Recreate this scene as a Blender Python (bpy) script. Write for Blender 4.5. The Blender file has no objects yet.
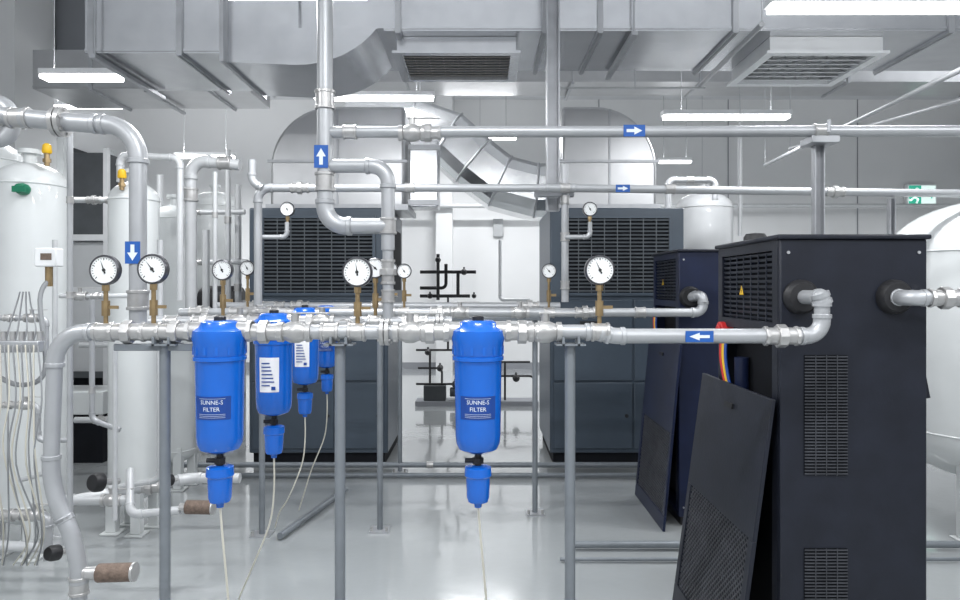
import bpy, math, random
import bmesh
from mathutils import Vector, Matrix
random.seed(4)
F=700.0; H=1.5
V=Vector
def P(px,py,d): return V(((px-480)/F*d, d, H-(py-288)/F*d))
def X(px,d): return (px-480)/F*d
def Z(py,d): return H-(py-288)/F*d
scene=bpy.context.scene
COL=scene.collection
# ---------------------------------------------------------------- materials
def mat(name,col,metal=0.0,rough=0.5,var=0.08,scale=6.0,bump=0.0,bscale=40.0,emit=0.0,coat=0.0,stretch=None,bdist=0.01,spec=0.5):
    m=bpy.data.materials.new(name); m.use_nodes=True
    nt=m.node_tree; b=nt.nodes['Principled BSDF']
    b.inputs['Metallic'].default_value=metal
    b.inputs['Roughness'].default_value=rough
    b.inputs['Specular IOR Level'].default_value=spec
    if coat: b.inputs['Coat Weight'].default_value=coat; b.inputs['Coat Roughness'].default_value=0.03
    tc=nt.nodes.new('ShaderNodeTexCoord'); n=nt.nodes.new('ShaderNodeTexNoise')
    n.inputs['Scale'].default_value=scale; n.inputs['Detail'].default_value=4
    mp=nt.nodes.new('ShaderNodeMapping')
    if stretch: mp.inputs['Scale'].default_value=stretch
    nt.links.new(tc.outputs['Object'],mp.inputs['Vector']); nt.links.new(mp.outputs['Vector'],n.inputs['Vector'])
    r=nt.nodes.new('ShaderNodeValToRGB')
    r.color_ramp.elements[0].position=0.3; r.color_ramp.elements[1].position=0.7
    c0=[max(0,c*(1-var)) for c in col]; c1=[min(1,c*(1+var)) for c in col]
    r.color_ramp.elements[0].color=(*c0,1); r.color_ramp.elements[1].color=(*c1,1)
    nt.links.new(n.outputs['Fac'],r.inputs['Fac']); nt.links.new(r.outputs['Color'],b.inputs['Base Color'])
    if bump:
        n2=nt.nodes.new('ShaderNodeTexNoise'); n2.inputs['Scale'].default_value=bscale; n2.inputs['Detail'].default_value=3
        nt.links.new(tc.outputs['Object'],n2.inputs['Vector'])
        bp=nt.nodes.new('ShaderNodeBump'); bp.inputs['Strength'].default_value=bump; bp.inputs['Distance'].default_value=bdist
        nt.links.new(n2.outputs['Fac'],bp.inputs['Height']); nt.links.new(bp.outputs['Normal'],b.inputs['Normal'])
        if coat: nt.links.new(bp.outputs['Normal'],b.inputs['Coat Normal'])
    if emit:
        b.inputs['Emission Color'].default_value=(*col,1); b.inputs['Emission Strength'].default_value=emit
    return m
M={}
M['floor']=mat('floor_epoxy',(0.375,0.395,0.40),0,0.14,0.04,1.2,0.07,14,coat=1.0)
M['wall']=mat('wall_paint',(0.67,0.675,0.68),0,0.7,0.03,1.0,0.05,90)
M['walld']=mat('dark_grey_wall_paint',(0.24,0.25,0.27),0,0.8,0.06,1.0)  # plain dark grey for beam, baseboards, wall seams and station base
M['ceil']=mat('ceiling_paint',(0.58,0.59,0.61),0,0.85,0.05,2.0)
M['galv']=mat('galvanised_steel',(0.58,0.59,0.61),0.85,0.24,0.06,7,0.12,4)
M['galv2']=mat('dull_galvanised_steel',(0.42,0.43,0.45),0.5,0.40,0.10,9)
M['duct']=mat('brushed_duct_grey',(0.47,0.475,0.485),0.7,0.31,0.05,5,0.10,3)
M['elb']=mat('shiny_segmented_duct',(0.80,0.81,0.82),0.85,0.20,0.04,6,0.08,5)
M['pipe']=mat('silver_painted_pipe',(0.42,0.43,0.445),0.45,0.40,0.05,10,0.02,40)
M['pipel']=mat('pale_painted_pipe',(0.54,0.55,0.56),0.2,0.4,0.05,10)
M['fit']=mat('cast_stainless_fitting',(0.47,0.465,0.46),0.65,0.34,0.09,25,0.06,60)
M['post']=mat('grey_painted_post',(0.20,0.22,0.24),0.3,0.45,0.08,12)
M['white']=mat('white_vessel_paint',(0.62,0.64,0.64),0,0.32,0.04,3,coat=0.3)
M['greyv']=mat('grey_vessel_paint',(0.40,0.41,0.42),0,0.4,0.05,3,coat=0.2)
M['whitep']=mat('white_plastic',(0.78,0.79,0.80),0,0.4,0.03)
M['paper']=mat('white_paper',(0.80,0.80,0.82),0,0.7,0.02)
M['navy']=mat('dark_navy_enamel',(0.010,0.0122,0.0205),0,0.42,0.2,9,0.05,70,spec=0.35)
M['navyb']=mat('blue_navy_enamel',(0.006,0.011,0.036),0,0.4,0.2,7,spec=0.35)
M['slate']=mat('slate_grey_enamel',(0.058,0.077,0.101),0.1,0.38,0.10,3)
M['slat']=mat('slate_louver_enamel',(0.13,0.145,0.16),0.3,0.4,0.12,9)
M['nslat']=mat('navy_louver_enamel',(0.022,0.026,0.038),0.1,0.4,0.12,9)
M['gril']=mat('dark_grille_metal',(0.055,0.058,0.068),0.3,0.4,0.3,12)
M['blk']=mat('black_rubber',(0.012,0.012,0.014),0,0.5,0.2,20)
M['dark']=mat('dark_interior',(0.006,0.007,0.010),0,0.8,0.3,spec=0.2)
M['dgrey']=mat('dark_grey_door_paint',(0.04,0.045,0.05),0,0.6,0.2)
M['blue']=mat('blue_powder_coat',(0.003,0.115,0.54),0,0.24,0.06,10,0.02,120,coat=0.4)
M['dblue']=mat('mid_blue_label',(0.004,0.048,0.26),0,0.5,0.05)
M['lblue']=mat('flow_label_blue',(0.01,0.09,0.36),0,0.5,0.05)
M['sw']=mat('label_white_ink',(0.7,0.76,0.82),0,0.5,0.02)
M['ink']=mat('black_ink',(0.02,0.02,0.02),0,0.6,0.02)
M['brass']=mat('brass',(0.36,0.26,0.14),0.8,0.35,0.15,30)
M['brown']=mat('sintered_bronze',(0.17,0.125,0.10),0.3,0.7,0.25,60,0.3,150)
M['louv']=mat('grey_brown_louver',(0.30,0.28,0.26),0.3,0.5,0.1,10)
M['rimm']=mat('gauge_rim_steel',(0.10,0.10,0.11),0.8,0.3,0.1)
M['dial']=mat('gauge_dial_white',(0.80,0.81,0.81),0,0.35,0.01)
M['yel']=mat('yellow_plastic',(0.75,0.45,0.01),0,0.4,0.05)
M['red']=mat('red_plastic',(0.5,0.02,0.02),0,0.4,0.05)
M['grn']=mat('green_paint',(0.0,0.16,0.08),0,0.4,0.05)
M['sign']=mat('exit_sign_green',(0.04,0.50,0.33),0,0.4,0.02,emit=0.45)
M['signw']=mat('exit_sign_white',(0.78,0.95,0.9),0,0.4,0.02,emit=0.7)
M['hose']=mat('translucent_drain_hose',(0.55,0.53,0.46),0,0.35,0.1)
M['cab']=mat('grey_cable_sheath',(0.24,0.25,0.26),0,0.5,0.1)
M['glow']=mat('fluorescent_diffuser',(1,1,1),0,0.4,0.0,emit=9.0)
# ---------------------------------------------------------------- geometry builder
class B:
    def __init__(s): s.v=[]; s.f=[]
    def add(s,vs,fs):
        o=len(s.v); s.v+= [V(a) for a in vs]; s.f+=[[i+o for i in f] for f in fs]; return s
    def obox(s,c,u,v,n,su,sv,sn):
        c=V(c);u=V(u).normalized()*su/2;v=V(v).normalized()*sv/2;n=V(n).normalized()*sn/2
        vs=[c+a*u+b*v+k*n for k in(-1,1) for b in(-1,1) for a in(-1,1)]
        return s.add(vs,[(0,1,3,2),(4,6,7,5),(0,4,5,1),(2,3,7,6),(0,2,6,4),(1,5,7,3)])
    def box(s,x0,x1,y0,y1,z0,z1):
        return s.obox(((x0+x1)/2,(y0+y1)/2,(z0+z1)/2),(1,0,0),(0,1,0),(0,0,1),abs(x1-x0),abs(y1-y0),abs(z1-z0))
    def sweep(s,pts,r,seg=14,cap=True):
        pts=[V(p) for p in pts]; n=len(pts)
        rs=r if isinstance(r,(list,tuple)) else [r]*n
        t0=(pts[1]-pts[0]).normalized()
        a=t0.orthogonal().normalized(); rings=[]
        for i,p in enumerate(pts):
            t=(pts[min(i+1,n-1)]-pts[max(i-1,0)]).normalized()
            a=(a-t*a.dot(t)); a=a.normalized() if a.length>1e-6 else t.orthogonal().normalized()
            b=t.cross(a)
            rings.append([p+(a*math.cos(2*math.pi*k/seg)+b*math.sin(2*math.pi*k/seg))*rs[i] for k in range(seg)])
        vs=[q for R in rings for q in R]; fs=[]
        for i in range(n-1):
            for k in range(seg):
                k2=(k+1)%seg; fs.append((i*seg+k,i*seg+k2,(i+1)*seg+k2,(i+1)*seg+k))
        if cap: fs.append(tuple(range(seg))); fs.append(tuple((n-1)*seg+k for k in range(seg)))
        return s.add(vs,fs)
    def cyl(s,p0,p1,r0,r1=None,seg=20): return s.sweep([p0,p1],[r0,r0 if r1 is None else r1],seg)
    def lathe(s,prof,o,axis=(0,0,1),seg=28):
        o=V(o);ax=V(axis).normalized();a=ax.orthogonal().normalized();b=ax.cross(a)
        vs=[o+ax*h+(a*math.cos(2*math.pi*k/seg)+b*math.sin(2*math.pi*k/seg))*max(r,1e-4) for r,h in prof for k in range(seg)]
        fs=[(i*seg+k,i*seg+(k+1)%seg,(i+1)*seg+(k+1)%seg,(i+1)*seg+k) for i in range(len(prof)-1) for k in range(seg)]
        fs.append(tuple(range(seg))); fs.append(tuple((len(prof)-1)*seg+k for k in range(seg)))
        return s.add(vs,fs)
    def prism(s,poly,vec):
        n=len(poly);vs=[V(p) for p in poly]+[V(p)+V(vec) for p in poly]
        return s.add(vs,[tuple(range(n)),tuple(range(n,2*n))]+[(i,(i+1)%n,(i+1)%n+n,i+n) for i in range(n)])
    def ring(s,c,axis,R,r,seg=24):
        ax=V(axis).normalized();a=ax.orthogonal().normalized();b=ax.cross(a)
        vs=[];fs=[];m=8
        for k in range(seg):
            d=a*math.cos(2*math.pi*k/seg)+b*math.sin(2*math.pi*k/seg)
            for j in range(m):
                vs.append(V(c)+d*(R+r*math.cos(2*math.pi*j/m))+ax*r*math.sin(2*math.pi*j/m))
        for k in range(seg):
            for j in range(m):
                fs.append((k*m+j,((k+1)%seg)*m+j,((k+1)%seg)*m+(j+1)%m,k*m+(j+1)%m))
        return s.add(vs,fs)
    def text(s,txt,size,c,u,v):
        cu=bpy.data.curves.new('t','FONT');cu.body=txt;cu.size=size;cu.align_x='CENTER';cu.align_y='CENTER';cu.resolution_u=2
        ob=bpy.data.objects.new('t',cu);COL.objects.link(ob)
        bpy.context.view_layer.update()
        me=bpy.data.meshes.new_from_object(ob)
        u=V(u).normalized();v=V(v).normalized()
        s.add([V(c)+u*q.co.x+v*q.co.y for q in me.vertices],[tuple(p.vertices) for p in me.polygons])
        bpy.data.objects.remove(ob);bpy.data.curves.remove(cu);bpy.data.meshes.remove(me)
        return s
ORG={}
def thing(name,label,cat,loc,group=None,kind=None):
    e=bpy.data.objects.new(name,None);e.empty_display_size=0.05;e.location=loc;COL.objects.link(e)
    e['label']=label;e['category']=cat
    if group:e['group']=group
    if kind:e['kind']=kind
    ORG[e.name]=V(loc);return e
def make(name,b,m,parent=None,label=None,bevel=0,cat=None,group=None,kind=None,ang=0.6):
    lo=V((min(v.x for v in b.v),min(v.y for v in b.v),min(v.z for v in b.v)))
    hi=V((max(v.x for v in b.v),max(v.y for v in b.v),max(v.z for v in b.v)))
    c=(lo+hi)/2
    if parent is None: c.z=lo.z
    me=bpy.data.meshes.new(name);me.from_pydata([v-c for v in b.v],[],b.f)
    bm=bmesh.new();bm.from_mesh(me);bmesh.ops.recalc_face_normals(bm,faces=bm.faces)
    for f in bm.faces:f.smooth=True
    for e in bm.edges:
        if len(e.link_faces)==2 and e.calc_face_angle(0)>ang:e.smooth=False
    bm.to_mesh(me);bm.free()
    me.materials.append(M[m]);o=bpy.data.objects.new(name,me);COL.objects.link(o)
    if parent: o.parent=parent;o.location=c-ORG[parent.name]
    else:o.location=c
    ORG[o.name]=c
    if label:o['label']=label
    if cat:o['category']=cat
    if group:o['group']=group
    if kind:o['kind']=kind
    if bevel:
        md=o.modifiers.new('bevel','BEVEL');md.width=bevel;md.segments=2;md.limit_method='ANGLE'
    return o
def bez(p,a,b,t,n=7):
    q0=p-a*t;q1=p+b*t;k=0.55
    c0=q0+a*t*k;c1=q1-b*t*k
    return [q0*(1-s)**3+c0*3*s*(1-s)**2+c1*3*s*s*(1-s)+q1*s**3 for s in [i/n for i in range(n+1)]]
def fillet(pts,R,n=7):
    pts=[V(p) for p in pts];out=[pts[0]];bends=[]
    for i in range(1,len(pts)-1):
        a=(pts[i]-pts[i-1]);b=(pts[i+1]-pts[i]);t=min(R,a.length*0.48,b.length*0.48)
        a.normalize();b.normalize();z=bez(pts[i],a,b,t,n);out+=z;bends.append((z,a,b))
    out.append(pts[-1]);return out,bends
def catmull(pts,n=6):
    pts=[V(p) for p in pts];q=[pts[0]]+pts+[pts[-1]];o=[]
    for i in range(1,len(q)-2):
        for k in range(n):
            t=k/n;p0,p1,p2,p3=q[i-1],q[i],q[i+1],q[i+2]
            o.append(0.5*((2*p1)+(p2-p0)*t+(2*p0-5*p1+4*p2-p3)*t*t+(3*p1-p0-3*p2+p3)*t**3))
    o.append(pts[-1]);return o
ZC=5.0
def pipe_run(label,pts,r,bend=None,m='pipe',fit=True,coup=(),name='pipe_run',arrows=(),unions=(),flanges=(),group=None,fm='fit',hang=()):
    pts=[V(p) for p in pts];bend=bend or r*2.4
    e=thing(name,label,'pipe',pts[0],group)
    path,bends=fillet(pts,bend)
    make('pipe',B().sweep(path,r,20),m,e)
    if fit:
        for z,a,b in bends:
            g=B();g.sweep([z[0]-a*r*0.5]+z+[z[-1]+b*r*0.5],r*1.1,20)
            g.cyl(z[0]-a*r*0.8,z[0]-a*r*0.2,r*1.22);g.cyl(z[-1]+b*r*0.2,z[-1]+b*r*0.8,r*1.22)
            make('elbow_fitting',g,'pipe' if m=='pipe' else m,e,bevel=r*0.08)
    for p,a in coup:
        p=V(p);a=V(a).normalized()
        make('coupling',B().cyl(p-a*r*1.0,p+a*r*1.0,r*1.18).cyl(p-a*r*1.2,p-a*r*0.8,r*1.3).cyl(p+a*r*0.8,p+a*r*1.2,r*1.3),fm,e,bevel=r*0.06)
    for p,a in unions:
        p=V(p);a=V(a).normalized();g=B()
        g.cyl(p-a*r*2.2,p+a*r*2.2,r*1.15);g.cyl(p-a*r*0.6,p+a*r*0.6,r*1.6,seg=8)
        g.cyl(p-a*r*2.3,p-a*r*1.8,r*1.35,seg=8);g.cyl(p+a*r*1.8,p+a*r*2.3,r*1.35,seg=8)
        make('union_fitting',g,fm,e,bevel=r*0.08)
    for p,a in flanges:
        p=V(p);a=V(a).normalized();g=B();q=a.orthogonal().normalized();w=a.cross(q)
        g.cyl(p-a*r*0.6,p-a*r*0.08,r*1.8,seg=28);g.cyl(p+a*r*0.08,p+a*r*0.6,r*1.8,seg=28)
        for k in range(6):
            d=(q*math.cos(k*1.047)+w*math.sin(k*1.047))*r*1.45
            g.cyl(p+d-a*r*0.85,p+d+a*r*0.85,r*0.18,seg=6)
        make('pipe_flange',g,fm,e)
    for p in hang:
        p=V(p);make('pipe_hanger',B().ring(p,XA,r*1.12,r*0.12,16).cyl(p+V((0,0,r)),(p.x,p.y,ZC),0.004,seg=6),'galv2',e)
    for p,dr,w,h in arrows: arrow_label(e,V(p),dr,w,h,r)
    return e
def arrow_label(par,p,dr,w,h,r):
    y=p.y-r*1.05
    lab=make('flow_label',B().box(p.x-w/2,p.x+w/2,y-0.0015,y,p.z-h/2,p.z+h/2),'lblue',par,'blue flow direction sticker with white arrow')
    L=max(w,h)*0.36;S=min(w,h)*0.34
    sh=[(-L,-S*.38),(0.0,-S*.38),(0.0,-S),(L,0),(0.0,S),(0.0,S*.38),(-L,S*.38)]
    rot={'r':(1,0),'l':(-1,0),'u':(0,1),'d':(0,-1)}[dr]
    poly=[V((p.x+a*rot[0]-b*rot[1],y-0.0025,p.z+a*rot[1]+b*rot[0])) for a,b in sh]
    make('arrow_mark',B().prism(poly,(0,0.0008,0)),'sw',lab)
XA=(1,0,0);YA=(0,1,0);ZA=(0,0,1)
# ---------------------------------------------------------------- room
XL,XR,YB,YF=-6.6,9.0,13.0,-1.5
make('floor',B().box(XL-0.1,XR+0.1,YF,YB+0.1,-0.1,0),'floor',kind='structure')
make('ceiling',B().box(XL-0.1,XR+0.1,YF,YB+0.1,ZC,ZC+0.1),'ceil',kind='structure')
make('wall_back',B().box(XL,XR,YB,YB+0.1,0,ZC),'wall',kind='structure')
make('wall_left',B().box(XL-0.1,XL,YF,YB,0,ZC),'wall',kind='structure')
make('wall_right',B().box(XR,XR+0.1,YF,YB,0,ZC),'wall',kind='structure')
make('baseboard_left',B().box(XL,XL+0.02,5,10.9,0,0.12),'walld',kind='structure')
make('baseboard_back',B().box(XL+0.03,XR,YB-0.02,YB,0,0.12),'walld',kind='structure')
d=thing('door_1','tall dark roller door in the side wall','door',(XL+0.04,11.7,0),kind='structure')
g=B()
for i in range(30): g.box(XL,XL+0.05,11.05,12.4,0.02+i*0.125,0.02+i*0.125+0.115)
make('shutter',g,'dgrey',d)
make('trim_1',B().box(XL,XL+0.10,10.92,11.04,0,3.95).box(XL,XL+0.10,12.41,12.53,0,3.95),'white',kind='structure')
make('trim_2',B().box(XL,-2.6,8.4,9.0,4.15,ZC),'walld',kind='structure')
make('trim_3',B().box(XL,-5.05,7.6,8.3,0,ZC),'wall',kind='structure')
make('trim_4',B().box(-0.8,-0.5,12.7,YB,0,ZC),'wall',kind='structure')
for i,x in enumerate((2.2,4.6,7.0)):
    make('trim_%d'%(5+i),B().box(x,x+0.015,YB-0.012,YB,0.12,ZC),'walld',kind='structure')
# ---------------------------------------------------------------- lights
def fixture(x,y,z,L=1.2,pw=42,up=0.4,rods=True):
    e=thing('fluorescent_light','long white suspended fluorescent batten lamp, switched on','lamp',(x,y,z),'suspended fluorescent lamps')
    a,b=L/2,0.06
    make('lamp_housing',B().box(x-a,x+a,y-b,y+b,z+0.03,z+0.075),'whitep',e,bevel=0.006)
    a2,b2=a*0.97,b*0.97
    make('lamp_tube',B().box(x-a2,x+a2,y-b2,y+b2,z,z+0.03),'glow',e,'bright white diffuser',bevel=0.006)
    if rods:
        for s in (-0.7,0.7):
            make('hanger_rod',B().cyl((x+s*a,y,z+0.075),(x+s*a,y,ZC),0.004,seg=6),'galv',e)
    for sgn,k in ((0,1.0),(1,up)):  # second, up-facing area light added above the housing to brighten ceiling and ducts
        l=bpy.data.lights.new('lamp_light','AREA');l.shape='RECTANGLE';l.size=2*a2;l.size_y=2*b2;l.energy=pw*k*0.86;l.color=(0.97,0.985,1)
        lo=bpy.data.objects.new('lamp_light',l);lo.location=(x,y,z-0.01 if not sgn else z+0.085);lo.rotation_euler=(math.pi*sgn,0,0);COL.objects.link(lo)
fixture(X(767,4.0)+0.6,4.0,Z(11,4.0))
fixture(X(726,6.56),6.56,Z(119,6.56))
fixture(X(374,6.9),6.9,Z(100,6.9))
fixture(X(84,9.3),9.3,Z(108,9.3),1.0,60)
fixture(X(82,5.3),5.3,Z(80,5.3),0.6,30)  # lamp stands in for an oval glare below the duct
fixture(X(675,10.8),10.8,Z(163,10.8),0.5,110,0.05)
fixture(X(205,10.5),10.5,Z(158,10.5),0.9,110,0.5)
fixture(X(295,3.6),3.6,Z(-4,3.6),0.75,42)
fixture(X(480,11.3),11.3,3.9,1.2,90,0.1)  # added lamp, washes the far wall and aisle with light
for x in (-3.0,0.0,3.0): fixture(x,1.2,3.3,1.2,58,0.55)
for x in (-1.6,1.6): fixture(x,-0.8,3.3,1.2,58,0.55)
fixture(7.4,8.0,3.6,1.2,130,0.8)  # added lamp beyond the right edge of view, brightens that side
w=bpy.data.worlds.new('w');scene.world=w;w.use_nodes=True
w.node_tree.nodes['Background'].inputs[0].default_value=(0.9,0.95,1,1);w.node_tree.nodes['Background'].inputs[1].default_value=0.62
# ---------------------------------------------------------------- ducts
def duct(label,x0,x1,y0,y1,z0,z1,seams,m='galv',fl='galv2',hs=None):
    e=thing('air_duct',label,'duct',((x0+x1)/2,(y0+y1)/2,z0))
    make('duct_body',B().box(x0,x1,y0,y1,z0,z1),m,e)
    for s in seams:
        g=B();t=0.02
        g.box(s-0.018,s+0.018,y0-t,y1+t,z0-t,z0);g.box(s-0.018,s+0.018,y0-t,y0,z0,z1+t);g.box(s-0.018,s+0.018,y1,y1+t,z0,z1+t)
        g.box(s-0.003,s+0.003,y0-t*1.4,y1+t*1.4,z0-t*1.4,z0-t)
        make('duct_flange',g,fl,e)
    make('duct_seam',B().box(x0,x1,y0-0.008,y0,z0+.012,z0+0.026),m,e)
    for hx in (hs if hs is not None else (x0+0.3,(x0+x1)/2,x1-0.3)):
        make('duct_hanger',B().cyl((hx,y0-0.05,z0-0.04),(hx,y0-0.05,ZC),0.006,seg=6).box(hx-0.02,hx+0.02,y0-0.08,y1+0.05,z0-0.055,z0-0.03),'galv2',e)
    return e
duct('large rectangular galvanised duct hung under the ceiling',-1.18,5.2,4.6,5.45,3.19,3.95,[X(p,4.6) for p in (398,545,600,735,950)],hs=(1.0,4.0))
duct('lower galvanised duct section with flanged joints under the ceiling',X(85,4.5),-1.67,4.5,5.36,3.01,3.75,[X(p,4.5) for p in (92,180)],hs=(-2.45,))
e=thing('duct_elbow','rounded galvanised duct elbow joining two duct sections','duct',(-1.2,5.0,2.93))
poly=[V((-1.65,4.55,2.97))]+[V((-1.2+0.62*math.sin(a),4.55,3.45-0.5*math.cos(a))) for a in [math.pi*0.36*i/10 for i in range(11)]]
poly=[p for p in poly if p.z<=3.188]+[V((-0.63,4.55,3.19)),V((-1.18,4.55,3.19)),V((-1.19,4.55,3.7)),V((-1.65,4.55,3.7))]
make('elbow_body',B().prism(poly,(0,0.8,0)),'galv',e)
make('elbow_flange',B().box(-1.665,-1.64,4.47,5.39,2.95,3.72),'galv2',e)
duct('long pale duct running along the far ceiling',XL+0.3,XR-0.2,9.5,10.2,4.3,4.85,[-3,-1,1,3,5,7],'duct')
duct('grey cross duct beside the dark beams',-4.6,-2.4,7.2,8.0,3.55,3.95,[-4,-2.8],'duct',hs=(-3.4,))
def diffuser(label,x0,x1,y0,y1,z0,z1,sm,fm='galv',n=9):
    e=thing('air_diffuser',label,'air vent',((x0+x1)/2,(y0+y1)/2,z0),'air diffusers under the duct')
    t=0.035;g=B()
    g.box(x0,x1,y0,y0+t,z0,z1).box(x0,x1,y1-t,y1,z0,z1).box(x0,x0+t,y0+t,y1-t,z0,z1).box(x1-t,x1,y0+t,y1-t,z0,z1)
    g.box(x0-0.03,x1+0.03,y0-0.03,y0+0.03,z0-0.012,z0+0.006).box(x0-0.03,x1+0.03,y1-0.03,y1+0.03,z0-0.012,z0+0.006)
    g.box(x0-0.03,x0+0.03,y0+.03,y1-0.03,z0-0.012,z0+0.006).box(x1-0.03,x1+0.03,y0+.03,y1-0.03,z0-0.012,z0+0.006)
    g.box(x0+t,x1-t,y0+t,y1-t,z1-0.02,z1)
    make('diffuser_frame',g,fm,e)
    g=B()
    for i in range(n):
        y=y0+t+(y1-y0-2*t)*(i+.5)/n
        g.obox(((x0+x1)/2,y,z0+0.012),XA,(0,1,0.5),(0,-0.5,1),x1-x0-2*t,(y1-y0)/n*0.72,0.005)
    for k in range(1,8):
        x=x0+(x1-x0)*k/8;g.box(x-0.003,x+0.003,y0+t,y1-t,z0+0.025,z0+0.04)
    make('louver',g,sm,e,bevel=0)
diffuser('shallow galvanised air grille with grey brown louvers',X(397,4.7),X(516,4.7),4.7,5.3,3.08,3.188,'louv')
diffuser('shallow white framed slatted air diffuser under the duct',X(770,4.7),X(883,4.7),4.7,5.42,3.08,3.188,'whitep','whitep',7)
e=thing('strut_channel','vertical galvanised strut channel hung from the ceiling','bracket',(X(553,4.3),4.3,1.95))
x=X(553,4.35)
make('channel',B().box(x-0.04,x+0.04,4.40,4.41,1.98,ZC).box(x-0.04,x-0.032,4.33,4.40,1.98,ZC).box(x+0.032,x+0.04,4.33,4.40,1.98,ZC),'galv2',e)
make('cross_bracket',B().box(x-0.12,x+0.12,4.26,4.33,2.06,2.09),'galv2',e)
def arcpts(cx,cz,r,a0,a1,y,n=12):
    return [V((cx+r*math.cos(math.radians(a0+(a1-a0)*i/n)),y,cz+r*math.sin(math.radians(a0+(a1-a0)*i/n)))) for i in range(n+1)]
def hood(xa,xb,zt,r,left,y0=6.2,y1=6.95,z0=2.19):
    e=thing('exhaust_duct','grey sheet metal exhaust duct rising from the dryer top','duct',((xa+xb)/2,(y0+y1)/2,z0),'exhaust ducts on the slate dryers')
    if left: poly=[V((xb,y0,z0)),V((xb,y0,zt))]+arcpts(xa+r,zt-r,r,90,180,y0)+[V((xa,y0,z0))]
    else: poly=[V((xa,y0,z0))]+[V((xb,y0,z0))]+arcpts(xb-r,zt-r,r,0,90,y0)+[V((xa,y0,zt))]
    make('duct_body',B().prism(poly,(0,y1-y0,0)),'duct',e,bevel=0.03)
    g=B();g.box(xa-0.03,xb+0.03,y0-0.03,y0,z0,z0+0.05).box(xa-0.02,xb+0.02,y0-0.012,y0,z0+0.42,z0+0.445)
    g.box(xa-0.03,xa,y0,y1,z0,z0+0.05).box(xb,xb+0.03,y0,y1,z0,z0+0.05)
    make('duct_flange',g,'galv2',e)
    make('standing_seam',B().sweep([p+V((0,y1-y0,0)) for p in poly[1:]],0.02,8),'duct',e)
    xm_=(xa+xb)/2
    make('panel_seam',B().box(xm_-.008,xm_+.008,y0-.01,y0,z0+.05,zt-.03),'galv2',e)
hood(X(270,6.2),X(405,6.2),Z(106,6.2),0.55,True)
hood(X(562,6.2),X(657,6.2),Z(106,6.2),0.55,False)
DD=7.4
e=thing('curved_duct','wide shiny curved duct of broad angled segments','duct',P(480,170,DD))
cl=[P(350,128,DD),P(415,128,DD),P(449,140,DD),P(474,163,DD),P(500,183,DD),P(535,192,DD),P(600,192,DD)]
def ribbon(cl,h):
    n=len(cl);top=[];bot=[]
    for i,p in enumerate(cl):
        t=(cl[min(i+1,n-1)]-cl[max(i-1,0)]).normalized();nn=V((-t.z,0,t.x))
        top.append(p+nn*(h/2));bot.append(p-nn*(h/2))
    return top,bot
top,bot=ribbon(cl,0.56)
for i in range(len(cl)-1):
    b=B()
    prof=[(-.5,.16),(-.40,.05),(-.22,-.02),(.22,-.02),(.40,.05),(.5,.16),(.5,.6),(-.5,.6)]
    vs=[]
    for (tp,bt) in ((top[i],bot[i]),(top[i+1],bot[i+1])):
        m_=(tp+bt)/2;hh=(tp-bt)
        for s_,dy in prof: vs.append(V((m_.x+hh.x*s_,DD-0.3+dy,m_.z+hh.z*s_)))
    n=len(prof)
    b.add(vs,[tuple(range(n)),tuple(range(n,2*n))]+[(k,(k+1)%n,(k+1)%n+n,k+n) for k in range(n)])
    make('duct_segment',b,'elb',e,ang=0.2)
for i in range(1,len(cl)-1):
    a=bot[i];c_=top[i];m_=(a+c_)/2;hh=c_-a
    pts=[V((m_.x+hh.x*s_,DD-0.305+dy,m_.z+hh.z*s_)) for s_,dy in ((-.505,.16),(-.405,.045),(-.22,-.025),(.22,-.025),(.405,.045),(.505,.16))]
    make('segment_seam',B().sweep(pts,0.012,8),'galv2',e)
make('duct_hanger',B().cyl(P(420,100,DD),(X(420,DD),DD,ZC),.006,seg=6),'galv2',e)
e=thing('duct_riser','narrow galvanised duct box beside the exhaust duct','duct',P(420,205,5.9))
x0,x1=X(405,6.3),X(438,6.3)
make('duct_body',B().box(x0+0.04,x1,6.3,6.6,Z(207,6.3),Z(140,6.3)),'galv',e,bevel=0.01)
make('duct_flange',B().box(x0+0.03,x1+0.02,6.28,6.3,Z(150,6.3),Z(145,6.3)).box(x0+0.03,x1+0.02,6.28,6.3,Z(205,6.3),Z(200,6.3)),'galv2',e)
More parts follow.
